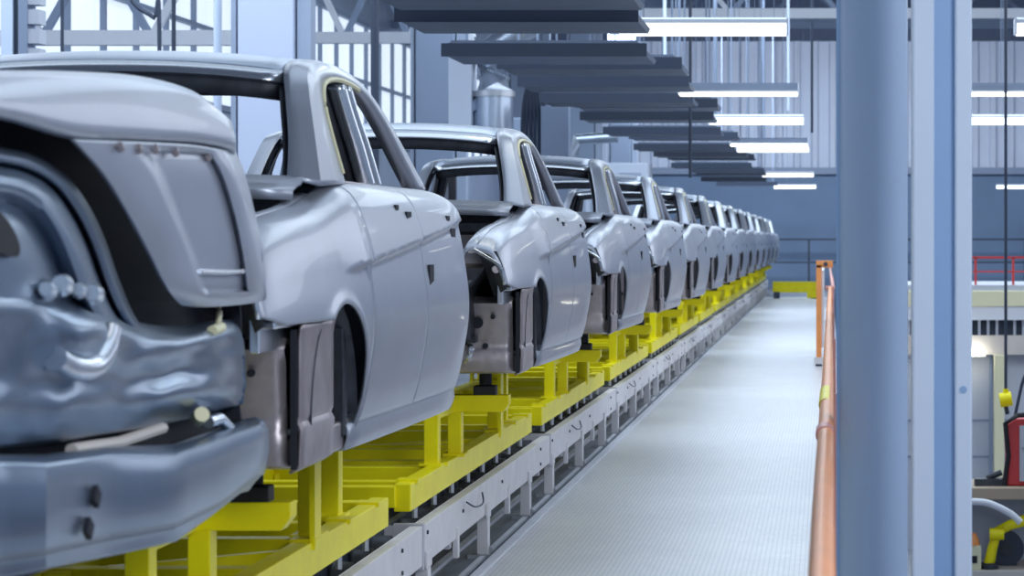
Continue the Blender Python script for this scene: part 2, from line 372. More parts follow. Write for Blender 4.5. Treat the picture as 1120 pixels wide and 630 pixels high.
# ------------------------------------------------------------------ conveyor frames and carriers
XC = -2.42
def conveyor_proto():
    t = thing('conveyor_frame', '', 'conveyor', (0,0,0), 'conveyor frame sections under the carriers')
    for s, nm in ((1, 'side_beam'), (-1, 'side_beam')):
        x0 = s*.52
        b_ = MB().box(x0-.05 if s > 0 else x0, x0 if s > 0 else x0+.05, .03, PITCH-.02, .24, .43)
        b_.box(x0-s*.06, x0-s*.05, .03, PITCH-.02, .24, .43)
        o = b_.obj(nm, 'beam_white', t, bevel=.004)
        for yy, zz in ((.12, .385), (.12, .285), (1.3, .36), (2.9, .36), (4.9, .385), (4.9, .285)):
            MB().tube([(x0, yy, zz), (x0+s*.008, yy, zz)], .010, 8).obj('bolt', 'inner_steel', o)
        o = MB().box(x0-s*.14, x0+s*.004, -.015, .03, .22, .44).obj('joint_plate', 'beam_plate', t, bevel=.004)
        for zz in (.27, .39): MB().box(x0-s*.075, x0-s*.06, -.019, -.015, zz-.012, zz+.012).obj('bolt_hole', 'dark_void', o)
    MB().box(-.52, .52, -.014, .02, .22, .43).obj('end_plate', 'beam_plate', t)
    for yy in (.12, 2.25, 4.25):
        for s in (1, -1):
            x0 = s*.52
            o = MB().box(x0-s*.05, x0+s*.012, yy-.045, yy+.045, .02, .27).box(x0+s*.0, x0+s*.014, yy-.07, yy+.07, .22, .30).obj('leg', 'beam_white', t, bevel=.004)
            MB().box(x0-s*.1, x0+s*.06, yy-.07, yy+.07, .0, .02).tube([(x0+s*.02, yy, .01), (x0+s*.02, yy, .06)], .012, 8).obj('foot', 'zinc', o)
    for yy in (1.1, 3.2):
        for s in (1, -1): MB().box(s*.50, s*.53, yy-.03, yy+.03, .14, .3).obj('hanging_bracket', 'beam_white', t, bevel=.004)
    for yy in (1.0, 2.25, 3.3, 4.25, 5.0):
        MB().box(-.5, .5, yy-.04, yy+.04, .2, .28).obj('cross_member', 'beam_plate', t)
    for k in range(11):
        yy = .4+k*.47
        for s in (1, -1): MB().tube([(s*.36, yy, .37), (s*.44, yy, .37)], .06, 12).obj('roller', 'inner_steel', t, smooth=True)
    MB().box(-.06, .06, .03, PITCH-.02, .2, .32).obj('drive_channel', 'inner_steel', t)
    for s in (1, -1): MB().box(s*.30, s*.34, .03, PITCH-.02, .24, .42).obj('inner_guide', 'steel_dark', t)
    MB().tube(curve([(.535,1.35,.40), (.56,1.5,.36), (.56,1.8,.35), (.535,1.95,.39)], 4), .005, 6).obj('cable', 'steel_dark', t)
    return t
YC = 11.88      # near end of the carrier under the second car
cp = conveyor_proto()
for k in range(-2, 13):
    y = YC+.05+PITCH*k; i = k+2
    lb = '%s white conveyor frame section along the walkway, counted from the camera' % ORD[i]
    if k == -2: cp.location = (XC, y, -.03); cp['label'] = lb
    else: dup(cp, (XC, y, -.03), lb)

def carrier_proto():
    t = thing('car_carrier', '', 'carrier', (0,0,0), 'yellow carriers under the car bodies')
    Y = 'yellow_paint'
    for s in (1, -1):
        x1 = s*.47
        o = MB().box(x1-s*.08, x1, 0, 4.9, 0, .13).obj('side_rail', Y, t, bevel=.006)
        for yy in (.2, 1.15, 1.7, 3.3, 4.0, 4.65): MB().box(x1-s*.09, x1+s*.012, yy-.07, yy+.05, .12, .14).obj('clamp_plate', Y, o)
        for kk in range(8): MB().tube([(x1-s*.03, .3+kk*.6, -.06), (x1-s*.03, .3+kk*.6, .0)], .014, 8).obj('guide_pin', 'zinc', o)
    for yy, h in ((.03, .10), (.5, .08), (1.05, .10), (1.75, .07), (2.25, .09), (2.8, .07), (3.46, .10), (4.1, .09), (4.83, .10)):
        MB().box(-.4, .4, yy-.05, yy+.05, .02, .02+h).obj('cross_beam', Y, t, bevel=.004)
    for yy in (1.4, 3.1):
        MB().bar((-.4, yy-.4, .06), (.4, yy+.3, .06), .05, .05).obj('diagonal_brace', Y, t)
    for yy, a, h in ((1.04, .41, .30), (1.65, .44, .32), (3.46, .41, .30), (4.12, .37, .30)):
        for s in (1, -1):
            MB().box(s*a-.036, s*a+.036, yy-.045, yy+.045, .13, .13+h).box(s*a-.06, s*a+.06, yy-.08, yy+.08, .125, .14).obj('post', Y, t, bevel=.004)
    for s in (1, -1):
        o = MB().prism([(s*.40,.36),(s*.70,.36),(s*.73,.40),(s*.73,.45),(s*.40,.45)], 'y', 1.60, 1.70).obj('outrigger', Y, t, bevel=.004)
        MB().prism([(1.02,.36),(1.70,.36),(1.70,.43),(1.02,.43)], 'x', s*.38, s*.44).obj('post_link', Y, t, bevel=.004)
        for (xx, yy) in ((.60, 1.65),):
            MB().box(s*xx-.06, s*xx+.06, yy-.045, yy+.045, .43, .50).tube([(s*xx, yy, .5), (s*xx, yy, .58)], .035, 10).obj('rest_pad', 'rubber', t, bevel=.006)
        MB().box(s*.38, s*.44, 3.44, 3.48, .43, .58).obj('post_tip', Y, t)
        MB().box(s*.34, s*.40, 4.10, 4.14, .43, .58).obj('post_tip', Y, t)
        MB().box(s*.46, s*.48, 3.22, 3.34, .10, .52).obj('side_stop', Y, t)
    MB().box(-.42, .42, 1.6, 1.7, .36, .43).obj('upper_cross_beam', Y, t)
    return t
kp = carrier_proto()
for k in range(-2, 13):
    i = k+2
    lb = 'yellow carrier frame at the very front beneath the cut-off raised-lid body' if k <= -2 else 'yellow carrier frame under the %s whole car body of the row' % ORD[k+1]
    if k == -2: kp.location = (XC, YC+PITCH*k, .47); kp['label'] = lb
    else: dup(kp, (XC, YC+PITCH*k, .47), lb)

# ------------------------------------------------------------------ car bodies in white
ZB = 1.05
def zt(y): return slerp(y, [0, .12, .4, .8, 1.05, 1.25, 1.6, 3.5], [1.70, 1.76, 1.815, 1.855, 1.90, 1.94, 1.95, 1.95])
def wp(y): return slerp(y, [0, .15, .4, .92, 2.0, 3.1, 3.35, 3.5], [.82, .845, .862, .887, .925, .942, .935, .90])
def ds(z): return slerp(z, [1.04, 1.245, 1.475, 1.70, 1.84, 1.905, 1.94, 1.955], [-.09, -.03, 0, -.025, -.055, -.085, -.13, -.175])
def SX(y, z):
    T = zt(y); zz = 1.05+(z-1.05)*(.9/(T-1.05)) if z > 1.5 else z
    if 1.5 < z: zz = 1.5+(z-1.5)*(.45/(T-1.5))
    v = wp(y)+ds(min(zz, 1.955))
    zc = 1.655+.075*(y-1.0)                     # character line rising towards the front
    if y > .95:
        k = max(0, min(1, (y-.98)/.25))
        e = max(0, min(1, (z-zc+.02)/.02)); v += .020*k*(e*e*(3-2*e))*max(0, 1-max(0, z-zc)/.26)
    d = math.hypot(y-.92, z-1.17)
    if z > 1.05: v += .007*math.exp(-((d-.385)/.022)**2)
    return v
AR, AY, AZ = .375, .92, 1.17
def arch(y):
    d = abs(y-AY)
    return AZ+math.sqrt(AR*AR-d*d) if d < AR else None
def side_grid(ys, zlo, s, nz=64, zhi=None):
    rows = []
    for y in ys:
        a = zlo(y); T = zhi(y) if zhi else zt(y)
        r = []
        for k in range(nz+1):
            q = k/nz; q = 1-(1-q)**1.35
            z = a+(T-a)*q; r.append((s*SX(y, z), y, z-ZB))
        rows.append(r)
    return rows
def fr(a, b, n): return [a+(b-a)*k/n for k in range(n+1)]
def qz(y):
    if y < .73: return 1.5+.03*max(0, 1-y/.2)
    v = arch(y)
    return max(1.055, v) if v is not None else 1.055
GK = [((1.46,1.94,.775),(1.00,1.925,.785),(.98,1.94,.68)),
      ((1.43,2.05,.748),(1.09,2.06,.75),(1.08,2.07,.665)),
      ((1.44,2.18,.712),(1.20,2.21,.708),(1.20,2.22,.63)),
      ((1.49,2.26,.692),(1.30,2.305,.68),(1.32,2.315,.60)),
      ((1.61,2.30,.682),(1.50,2.35,.66),(1.50,2.362,.585)),
      ((1.85,2.32,.677),(1.85,2.372,.65),(1.85,2.385,.575)),
      ((2.15,2.31,.68),(2.2,2.36,.652),(2.2,2.375,.575)),
      ((2.40,2.27,.69),(2.48,2.315,.668),(2.46,2.33,.60)),
      ((2.62,2.18,.712),(2.74,2.225,.695),(2.70,2.245,.63)),
      ((2.82,2.06,.742),(2.98,2.10,.73),(2.94,2.12,.67)),
      ((2.99,1.945,.775),(3.20,1.955,.775),(3.16,1.98,.70))]
GC = [curve([g[j] for g in GK], 5) for j in range(3)]
def V(p, s, dy=0, dw=0, dz=0): return (s*(p[2]+dw), p[0]+dy, p[1]+dz-ZB)
def build_car():
    t = thing('unfinished_car', '', 'car body', (0,0,0), 'bare car bodies on the line')
    P = 'primed_steel'
    for s in (1, -1):
        # quarter panel
        ys_ = fr(0, .73, 14)+fr(.735, .79, 5)+fr(.80, 1.20, 16)+fr(1.205, 1.292, 12)+[1.30, 1.33]
        g = MB().grid(side_grid(ys_, qz, s))
        # shoulder strip turning inboard at the top
        rows = []
        for y in fr(0, 1.05, 14):
            T = zt(y); x = SX(y, T); rows.append([(s*x, y, T-ZB), (s*(x-.03), y, T+.004-ZB), (s*(x-.06), y, T-.006-ZB), (s*(x-.07), y, T-.05-ZB)])
        g.grid(rows)
        q = g.obj('quarter_panel', P, t, smooth=True, solid=.012, off=-1, auto=50)
        # tail lamp pocket: dark recess with bright edge
        e = MB().tube(curve([(s*(SX(0, 1.70)-.005), -.004, 1.70-ZB), (s*(SX(0,1.62)+.002), -.012, 1.62-ZB), (s*SX(0,1.56), -.01, 1.56-ZB), (s*(SX(.02,1.53)-.01), .0, 1.525-ZB)], 5), .008, 8).obj('lamp_pocket_edge', 'steel_bright', q, smooth=True)
        MB().grid([[(s*.765, .03, 1.69-ZB), (s*.66, .10, 1.70-ZB)], [(s*.80, .03, 1.6-ZB), (s*.70, .12, 1.6-ZB)], [(s*.81, .06, 1.5-ZB), (s*.74, .16, 1.46-ZB)]]).obj('lamp_pocket', 'inner_steel', t, smooth=True, solid=.01)
        MB().tube([(s*.765, .02, 1.60-ZB), (s*.75, .1, 1.60-ZB)], .02, 12).obj('lamp_socket', 'panel_steel', t, smooth=True)
        # doors
        def dz(y): return 1.135
        ys_ = [1.335]+fr(1.36, 2.26, 20)+[2.282]
        d = MB().grid(side_grid(ys_, dz, s)).obj('rear_door', P, t, smooth=True, solid=.014, off=-1, auto=50)
        def slot(y, z, h, w_, parent, nm='handle_slot'):
            x = SX(y, z)
            MB().prism([(y-w_/2, z-h/2-ZB), (y+w_/2, z-h/2-ZB), (y+w_/2, z+h/2-ZB), (y-w_/2, z+h/2-ZB)], 'x', s*(x-.006), s*(x+.002)).obj(nm, 'dark_void', parent)
        slot(2.12, 1.835, .035, .10, d); slot(1.95, 1.86, .03, .06, d)
        ys_ = [2.287]+fr(2.31, 3.36, 22)+[3.39, 3.41]
        def ztd(y): return zt(y)-(.0 if y < 2.95 else .40*(y-2.95)**2)
        d = MB().grid(side_grid(ys_, dz, s, zhi=ztd)).obj('front_door', P, t, smooth=True, solid=.014, off=-1, auto=50)
        slot(3.10, 1.77, .05, .12, d, 'hinge_slot'); slot(2.95, 1.83, .03, .08, d)
        slot(2.42, 1.60, .11, .10, d, 'door_slot') if s > 0 else None
        # sill
        rows = [[(s*(wp(y)-.075+dx), y, z-ZB) for dx, z in ((-.06, 1.05), (0, 1.055), (.012, 1.09), (.01, 1.13), (-.05, 1.15))] for y in fr(1.20, 3.42, 12)]
        MB().grid(rows).obj('sill', P, t, smooth=True, solid=.01)
        # lower side panel behind the wheel opening, inset
        def lz(y): return 1.06
        rows = []
        for y in fr(.40, .90, 8):
            x = .842
            rows.append([(s*(x+dx), y, z-ZB) for dx, z in ((-.03, 1.05), (0, 1.07), (.004, 1.18), (-.006, 1.20), (0, 1.22), (.0, 1.38), (.0, 1.45), (.004, 1.48), (.008, 1.495))])
        lp_ = MB().grid(rows).obj('lower_side_panel', 'panel_steel', t, smooth=True, solid=.01)
        MB().tube([(s*.83, .6, 1.40-ZB), (s*.84, .6, 1.40-ZB)], .02, 10).obj('hole', 'dark_void', lp_)
        MB().box(s*.76, s*.82, .50, 1.34, 1.055-ZB, 1.15-ZB).obj('rear_sill', 'panel_steel', t, bevel=.01)
        MB().box(s*.818, s*.836, .385, .40, 1.06-ZB, 1.48-ZB).obj('panel_seam', 'dark_void', t)
        MB().box(s*.76, s*.79, .10, .56, 1.42-ZB, 1.52-ZB).box(s*.79, s*.83, .12, .56, 1.49-ZB, 1.515-ZB).obj('bumper_bracket', 'steel_bright', t, bevel=.005)
        # wheelhouse
        rows = []
        for k in range(17):
            a = math.pi*k/16
            rows.append([(s*x, AY-math.cos(a)*r_, AZ+math.sin(a)*r_-ZB) for x, r_ in ((.85, AR+.005), (.80, AR+.005), (.62, AR-.01), (.48, AR-.02))])
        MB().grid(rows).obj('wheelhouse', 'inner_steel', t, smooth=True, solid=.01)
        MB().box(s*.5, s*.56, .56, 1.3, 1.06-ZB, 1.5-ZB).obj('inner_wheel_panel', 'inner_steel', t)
        MB().prism([(1.17, 1.10-ZB), (1.22, 1.10-ZB), (1.24, 1.3-ZB), (1.2, 1.42-ZB), (1.15, 1.46-ZB), (1.17, 1.3-ZB)], 'x', s*.79, s*.83).obj('wheelhouse_bracket', 'inner_steel', t, bevel=.005)
        # greenhouse frame
        L0 = [V(p, s, dw=-.05) for p in GC[0]]
        L1 = [V(p, s) for p in GC[0]]
        mid = [V(tuple(.5*(a+b_) for a, b_ in zip(p, q_)), s, dw=.006) for p, q_ in zip(GC[0], GC[1])]
        L2 = [V(p, s) for p in GC[1]]
        m2 = [V(tuple(.5*(a+b_) for a, b_ in zip(p, q_)), s, dz=.004) for p, q_ in zip(GC[1], GC[2])]
        L3 = [V(p, s) for p in GC[2]]
        L4 = [(x-s*.02, y+.0, z-.05) for x, y, z in L3]
        fr_ = MB().grid([L1, mid, L2, m2, L3]).obj('pillar_frame', P, t, smooth=True, solid=.01, auto=60)
        MB().grid([L0, L1]).obj('window_flange', 'sealer_yellow' if False else P, fr_, smooth=True, solid=.008)
        MB().tube([(x+s*.004, y, z) for x, y, z in L1[2:32]], .010, 6).obj('sealer_bead', 'sealer_yellow', fr_, smooth=True)
        n0 = len(L3)
        inner = [[(x-s*.06, y, z-.01) for x, y, z in L1], [(x-s*.07, y, z-.06) for x, y, z in L3]]
        MB().grid([[(x-s*.055, y, z) for x, y, z in L1[:16]], [(x-s*.02, y+.03, z-.03) for x, y, z in L3[:16]]]).obj('rear_pillar_inner', 'inner_steel', fr_, smooth=True, solid=.01)
        # rocker strip under the windows (door tops)
        MB().grid([[(s*.775, y, 1.945-ZB), (s*.70, y, 1.95-ZB), (s*.69, y, 1.80-ZB)] for y in fr(1.3, 3.05, 8)]).obj('door_top', 'panel_steel', t, smooth=True, solid=.01)
        # B pillar: two bright window frames
        for nm, pts, w_ in (('rear_door_frame', [(2.02,1.93,.775),(1.97,2.08,.742),(1.93,2.2,.71),(1.90,2.305,.685)], .045),
                        ('front_door_frame', [(2.16,1.93,.775),(2.10,2.08,.742),(2.05,2.2,.71),(2.01,2.305,.685)], .045)):
            c = curve(pts, 4); rows = []
            for p in c:
                rows.append([V(p, s, -w_/2, -.05), V(p, s, -w_/2, .0), V(p, s, 0, .008), V(p, s, w_/2, .0), V(p, s, w_/2, -.05)])
            MB().grid(rows).obj(nm, 'steel_bright', t, smooth=True, solid=.006, auto=80)
        c = curve([(2.09,1.93,.735),(2.03,2.08,.70),(1.98,2.2,.665),(1.95,2.30,.64)], 4)
        MB().grid([[V(p, s, -.05, 0), V(p, s, -.05, -.06), V(p, s, .06, -.06), V(p, s, .06, 0)] for p in c]).obj('centre_pillar', 'inner_steel', t, smooth=True, solid=.008)
        MB().box(s*.66, s*.76, 1.95, 2.2, 1.1-ZB, 1.92-ZB).obj('centre_pillar_base', 'inner_steel', t)
        # door mirror / front quarter support
        MB().box(s*.62, s*.72, 3.35, 4.45, 1.62-ZB, 1.72-ZB).obj('shotgun_rail', 'panel_steel', t, bevel=.02)
        MB().box(s*.45, s*.58, 3.3, 4.55, 1.20-ZB, 1.36-ZB).obj('front_rail', 'panel_steel', t, bevel=.02)
        MB().tube([(s*.58, 3.85, 1.3-ZB), (s*.58, 3.85, 1.74-ZB)], [.17, .12], 16).obj('strut_tower', 'panel_steel', t, smooth=True)
        MB().box(s*.70, s*.86, 3.30, 3.42, 1.1-ZB, 1.86-ZB).obj('hinge_pillar', 'panel_steel', t, bevel=.015)
        # trunk side walls
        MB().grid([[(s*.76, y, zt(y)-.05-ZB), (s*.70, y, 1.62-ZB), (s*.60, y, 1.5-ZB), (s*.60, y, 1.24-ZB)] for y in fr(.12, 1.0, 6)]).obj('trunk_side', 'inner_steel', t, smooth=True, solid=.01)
    # roof
    i0, i1 = 15, 35
    rows = []
    for k in range(i0, i1+1):
        p = GC[2][k]; y, z, w_ = p; r = []
        for j in range(17):
            a = -1+2*j/16
            cr = .034*(1-abs(a)**2.4)
            dy = (-.05 if k < 18 else 0)*(1-a*a)*(18-k)/3 + (.10*(1-a*a)*(max(0, k-28)/7))
            r.append((w_*a, y+dy, z+cr-ZB))
        rows.append(r)
    rf = MB().grid(rows).obj('roof', 'roof_steel', t, smooth=True, solid=.008, off=-1)
    back = rows[0]; front = rows[-1]
    MB().grid([back, [(x, y-.012, z-.035) for x, y, z in back], [(x*.99, y+.02, z-.045) for x, y, z in back]]).obj('rear_header', 'steel_bright', rf, smooth=True, solid=.006)
    MB().grid([[(x*.99, y+.02, z-.045) for x, y, z in back], [(x*.98, y+.05, z-.095) for x, y, z in back], [(x*.98, y+.14, z-.07) for x, y, z in back]]).obj('rear_header_inner', 'inner_steel', rf, smooth=True, solid=.006)
    MB().grid([front, [(x, y+.03, z-.05) for x, y, z in front], [(x, y-.06, z-.06) for x, y, z in front]]).obj('front_header', 'panel_steel', rf, smooth=True, solid=.006)
    for y in (1.72, 2.1): MB().box(-.58, .58, y-.04, y+.04, 2.33-ZB, 2.36-ZB).obj('roof_bow', 'inner_steel', t)
    # rear deck
    rows = []
    for y, z in ((.84, 1.885), (.84, 1.915), (.90, 1.93), (.97, 1.94), (1.0, 1.962), (1.06, 1.96)):
        rows.append([(a*.73, y-.05*(1-a*a), z-.01+.012*(1-a*a)-ZB) for a in [-1+2*j/12 for j in range(13)]])
    MB().grid(rows).obj('rear_deck', P, t, smooth=True, solid=.008)
    MB().grid([[(a*.66, y, z-ZB) for a in [-1+2*j/8 for j in range(9)]] for y, z in ((1.06, 1.95), (1.30, 1.93), (1.34, 1.86))]).obj('parcel_shelf', 'inner_steel', t, smooth=True, solid=.01)
    g = MB().box(-.74, .74, 1.28, 1.31, 1.84-ZB, 1.96-ZB).box(-.74, .74, 1.28, 1.31, 1.2-ZB, 1.3-ZB)
    for x in (-.7, -.1, .6): g.box(x, x+.12, 1.28, 1.31, 1.3-ZB, 1.86-ZB)
    g.obj('seat_back_frame', 'inner_steel', t)
    MB().box(-.72, .72, 3.0, 3.1, 1.78-ZB, 1.94-ZB).obj('cowl', 'inner_steel', t, bevel=.02)
    MB().box(-.68, .68, 3.26, 3.30, 1.12-ZB, 1.82-ZB).obj('firewall', 'panel_steel', t)
    MB().box(-.55, .55, 4.5, 4.58, 1.2-ZB, 1.34-ZB).obj('front_cross_member', 'panel_steel', t, bevel=.01)
    # trunk floor and rear panel
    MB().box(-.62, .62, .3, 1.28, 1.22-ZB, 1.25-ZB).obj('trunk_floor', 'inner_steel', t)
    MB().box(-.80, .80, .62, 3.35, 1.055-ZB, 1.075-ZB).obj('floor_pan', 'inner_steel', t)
    rows = []
    prof = [(y-.10, z) for y, z in [(.60, 1.056), (.52, 1.07), (.50, 1.16), (.515, 1.18), (.51, 1.24), (.50, 1.26), (.49, 1.38), (.46, 1.42), (.50, 1.45), (.60, 1.43)]]
    rows = [[(x, y+.05*(abs(x)/.81)**6*.4+(.012 if .18 < abs(x) < .5 and 1.1 < z < 1.36 else 0), z-ZB) for y, z in prof] for x in [-.80+1.60*k/40 for k in range(41)]]
    rp = MB().grid(rows).obj('rear_panel', 'panel_steel', t, smooth=True, solid=.01, auto=60)
    for x, z, r in ((.62, 1.32, .03), (.66, 1.2, .014), (.55, 1.22, .02), (.45, 1.33, .012), (.70, 1.35, .012), (-.6, 1.3, .03), (.3, 1.2, .02), (0, 1.3, .03)):
        MB().tube([(x, .378, z-ZB), (x, .45, z-ZB)], r, 10).obj('hole', 'dark_void', rp)
    MB().tube(curve([(.58, .38, 1.20-ZB), (.60, .32, 1.19-ZB), (.585, .32, 1.15-ZB), (.56, .38, 1.12-ZB)], 4), .014, 8).obj('tow_hook', 'steel_bright', rp, smooth=True)
    MB().grid([[(x, .20-.05*(1-(x/.78)**2)+dy, z-ZB) for dy, z in ((.12, 1.70), (.02, 1.68), (0, 1.63), (.05, 1.61), (.12, 1.62))] for x in [-.76+1.52*k/16 for k in range(17)]]).obj('latch_cross_bar', 'panel_steel', t, smooth=True, solid=.008)
    MB().box(-.07, .07, .12, .2, 1.6-ZB, 1.71-ZB).obj('latch', 'inner_steel', t)
    MB().box(-.5, .5, .56, .66, 1.056-ZB, 1.12-ZB).obj('rear_cross_member', 'inner_steel', t, bevel=.01)
    return t
car = build_car()
Y1 = 7.18
cd_ = {0: 'nearest whole grey car body, its round-shouldered side filling the left half',
       1: 'second whole car body in the row, open empty trunk and white pillar showing'}
for k in range(NCAR):
    lb = cd_.get(k, '%s whole car body in the row on the yellow carriers, counting from the camera' % ORD[k])
    if k == NCAR-1: lb = 'farthest car body at the very end of the row, before the blue wall'
    if k == 0: car.location = (XC, Y1, ZB); car['label'] = lb
    else: dup(car, (XC, Y1+PITCH*k, ZB), lb)

# ------------------------------------------------------------------ foreground car body with raised lid
T0 = Vector((-2.2, 5.0, 1.05))
t = thing('unfinished_car', 'blurred foreground car body cut off by the left edge, silver trunk lid raised', 'car body', T0)
def W(px, py, X):
    X *= .985; Y = min(X*F/(px-VX), 7.07); X = (px-VX)*Y/F
    return Vector((X, Y, EYE-(py-VY)*Y/F))-T0
def wsurf(rows, nu=5, nv=5, fn=None):
    R = csurf(rows, nu, nv); out = []
    nr, nc = len(R), len(R[0])
    for i, r in enumerate(R):
        o_ = []
        for j, (a, b_, X) in enumerate(r):
            if fn: a, b_, X = fn(j/(nc-1), i/(nr-1), a, b_, X)
            o_.append(W(a, b_, X))
        out.append(o_)
    return out
# lid crown (rounded top band)
rows = [[(-80,84,-1.86),(0,80,-1.86),(70,80,-1.84),(150,85,-1.81),(210,101,-1.75),(243,127,-1.66)],
        [(-80,87,-1.66),(0,83,-1.66),(70,84,-1.65),(150,89,-1.64),(213,105,-1.61),(247,130,-1.595)],
        [(-80,94,-1.625),(0,91,-1.62),(72,94,-1.61),(150,99,-1.60),(217,114,-1.585),(252,137,-1.57)],
        [(-80,116,-1.60),(0,122,-1.60),(76,140,-1.59),(150,146,-1.58),(222,151,-1.565),(257,160,-1.56)],
        [(-80,121,-1.64),(0,128,-1.64),(78,150,-1.62),(150,152,-1.61),(222,158,-1.60),(257,167,-1.60)]]
g = wsurf(rows)
top = [Vector((p.x-.9, p.y, p.z-.01)) for p in g[0]]; top2 = [Vector((p.x-.45, p.y, p.z+.0)) for p in g[0]]
lid = MB().grid([top, top2]+g).obj('trunk_lid', 'lid_steel' if 'lid_steel' in M else 'primed_steel', t, smooth=True, solid=.01, off=0, auto=70)
def facef(u, v, a, b_, X):
    def st(x, e0, e1): k = max(0, min(1, (x-e0)/(e1-e0))); return k*k*(3-2*k)
    r = st(u, .36, .42)*(1-st(u, .80, .84))*(1-st(v, .80, .83))*st(v, .04, .07)
    return a, b_, X-.022*r-.05*st(u, .90, 1.0)
rows = [[(78,152,-1.60),(120,154,-1.59),(165,156,-1.58),(210,159,-1.57),(256,167,-1.57)],
        [(112,190,-1.60),(145,190,-1.585),(190,190,-1.57),(230,190,-1.56),(266,192,-1.56)],
        [(140,235,-1.60),(170,235,-1.58),(205,235,-1.57),(245,235,-1.56),(277,235,-1.56)],
        [(163,278,-1.60),(190,280,-1.58),(222,280,-1.57),(255,280,-1.56),(286,280,-1.56)],
        [(182,315,-1.60),(205,318,-1.58),(232,318,-1.57),(260,318,-1.57),(291,316,-1.57)],
        [(197,332,-1.61),(215,334,-1.60),(238,334,-1.59),(262,332,-1.59),(291,328,-1.59)]]
g = wsurf(rows, 12, 8, facef)
f = MB().grid(g).obj('lid_face', 'primed_steel', lid, smooth=True, solid=.012, off=0, auto=70)
MB().tube([W(218, 297, -1.575), W(245, 298, -1.57), (W(276, 296, -1.57))], .007, 8).obj('plate_recess_ledge', 'steel_bright', f, smooth=True)
for a, b_ in ((130, 158), (150, 160), (168, 160), (190, 163), (225, 168), (240, 172)):
    MB().tube([W(a, b_, -1.575), W(a+3, b_+6, -1.572)], .009, 8).obj('seam_clip', 'panel_steel', lid, smooth=True)
o = MB().grid([[W(205, 172, -1.60), W(220, 172, -1.60), W(240, 176, -1.60), W(252, 180, -1.60)], [W(208, 182, -1.60), W(222, 186, -1.60), W(240, 186, -1.60), W(250, 184, -1.60)]]).obj('lid_recess_shadow_gap', 'inner_steel', lid)  # dark patch paints the shade at the top of the lid recess
o.name = 'lid_recess_shade'
# near-black sheet behind the lid, shade of the trunk opening painted in
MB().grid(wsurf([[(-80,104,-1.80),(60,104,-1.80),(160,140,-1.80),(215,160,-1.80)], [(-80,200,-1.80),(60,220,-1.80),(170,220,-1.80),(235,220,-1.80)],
                 [(-80,330,-1.78),(60,330,-1.78),(180,330,-1.78),(262,330,-1.74)], [(-80,400,-1.74),(60,400,-1.74),(190,400,-1.72),(262,380,-1.70)]])).obj('trunk_shade_sheet', 'dark_void', t, solid=.01)
# left body panel with concentric grooves
arc = [(-80,150),(0,163),(38,172),(70,192),(95,225),(113,262),(128,305),(145,345),(165,372)]
rows = []
for dist, X, ks in ((0, -1.70, 0), (5, -1.66, 1), (11, -1.655, 1), (16, -1.69, 1), (20, -1.69, 1), (26, -1.64, 1), (42, -1.62, 1), (58, -1.66, 1), (75, -1.63, 1), (95, -1.61, 1), (130, -1.60, 1), (180, -1.60, 1)):
    r = []
    for i, (a, b_) in enumerate(arc):
        p = Vector(arc[max(i-1, 0)]); q = Vector(arc[min(i+1, len(arc)-1)]); dd = (q-p).normalized(); n_ = Vector((-dd.y, dd.x))
        # inward = down-left
        cc = Vector((-60, 330)); inw = (cc-Vector((a, b_)))
        L = inw.length; k = min(dist, L*.8)
        r.append((a+inw.x/L*k, b_+inw.y/L*k, X))
    rows.append(r)
sp = MB().grid(wsurf(rows, 4, 3)).obj('side_panel', 'dark_reflection_steel', t, smooth=True, solid=.008, off=0, auto=80)
hole = curve([(-60,225),(-10,228),(8,240),(20,262),(22,276),(14,281),(-20,270),(-60,262),(-60,225)], 4)
n_ = len(hole)-1
vs = [W(a, b_, -1.585) for a, b_ in hole[:-1]]
MB().add(vs+[v+Vector((-.03, 0, 0)) for v in vs], [tuple(range(n_)), tuple(range(2*n_-1, n_-1, -1))]+[(i, (i+1) % n_, n_+(i+1) % n_, n_+i) for i in range(n_)]).obj('lamp_hole_shade', 'rubber', sp)  # black slab paints the darkness inside the hole
# lower body
def lowf(u, v, a, b_, X):
    px = a
    X += .008*math.sin(px*.05+v*5)*math.sin(v*9+px*.01)+.003*math.sin(px*.17)*math.sin(v*21)
    X += .035*math.exp(-((px-95)/30)**2-((v-.35)/.22)**2)
    return a, b_, X
rows = [[(-80,300,-1.66),(0,312,-1.66),(60,322,-1.67),(110,338,-1.69),(150,354,-1.71),(200,358,-1.71),(235,352,-1.68),(256,350,-1.70)],
        [(-80,318,-1.60),(0,330,-1.60),(60,340,-1.60),(110,355,-1.60),(150,368,-1.61),(200,371,-1.61),(240,364,-1.60),(262,362,-1.66)],
        [(-80,360,-1.60),(0,365,-1.60),(60,372,-1.60),(110,384,-1.60),(150,388,-1.60),(200,386,-1.60),(243,384,-1.60),(266,380,-1.66)],
        [(-80,410,-1.62),(0,412,-1.62),(60,412,-1.62),(110,412,-1.62),(150,412,-1.62),(200,408,-1.62),(245,405,-1.61),(268,402,-1.66)],
        [(-80,455,-1.61),(0,450,-1.61),(60,446,-1.61),(110,442,-1.61),(150,438,-1.61),(200,432,-1.60),(245,428,-1.61),(268,424,-1.66)],
        [(-80,492,-1.66),(0,488,-1.66),(60,482,-1.66),(110,474,-1.66),(150,468,-1.66),(200,458,-1.66),(245,446,-1.66),(266,442,-1.70)]]
lb_ = MB().grid(wsurf(rows, 6, 6, lowf)).obj('lower_body_panel', 'dark_reflection_steel', t, smooth=True, solid=.008, off=0, auto=80)
for k, (a, b_, r) in enumerate(((52, 318, .020), (68, 312, .024), (86, 318, .018), (102, 322, .024))):
    MB().tube([W(a, b_, -1.60), W(a-2, b_-2, -1.585)], [r, r*.7], 12).obj('bolt_or_glint', 'steel_bright', lb_, smooth=True)  # bright studs added as painted highlight spots on the panel
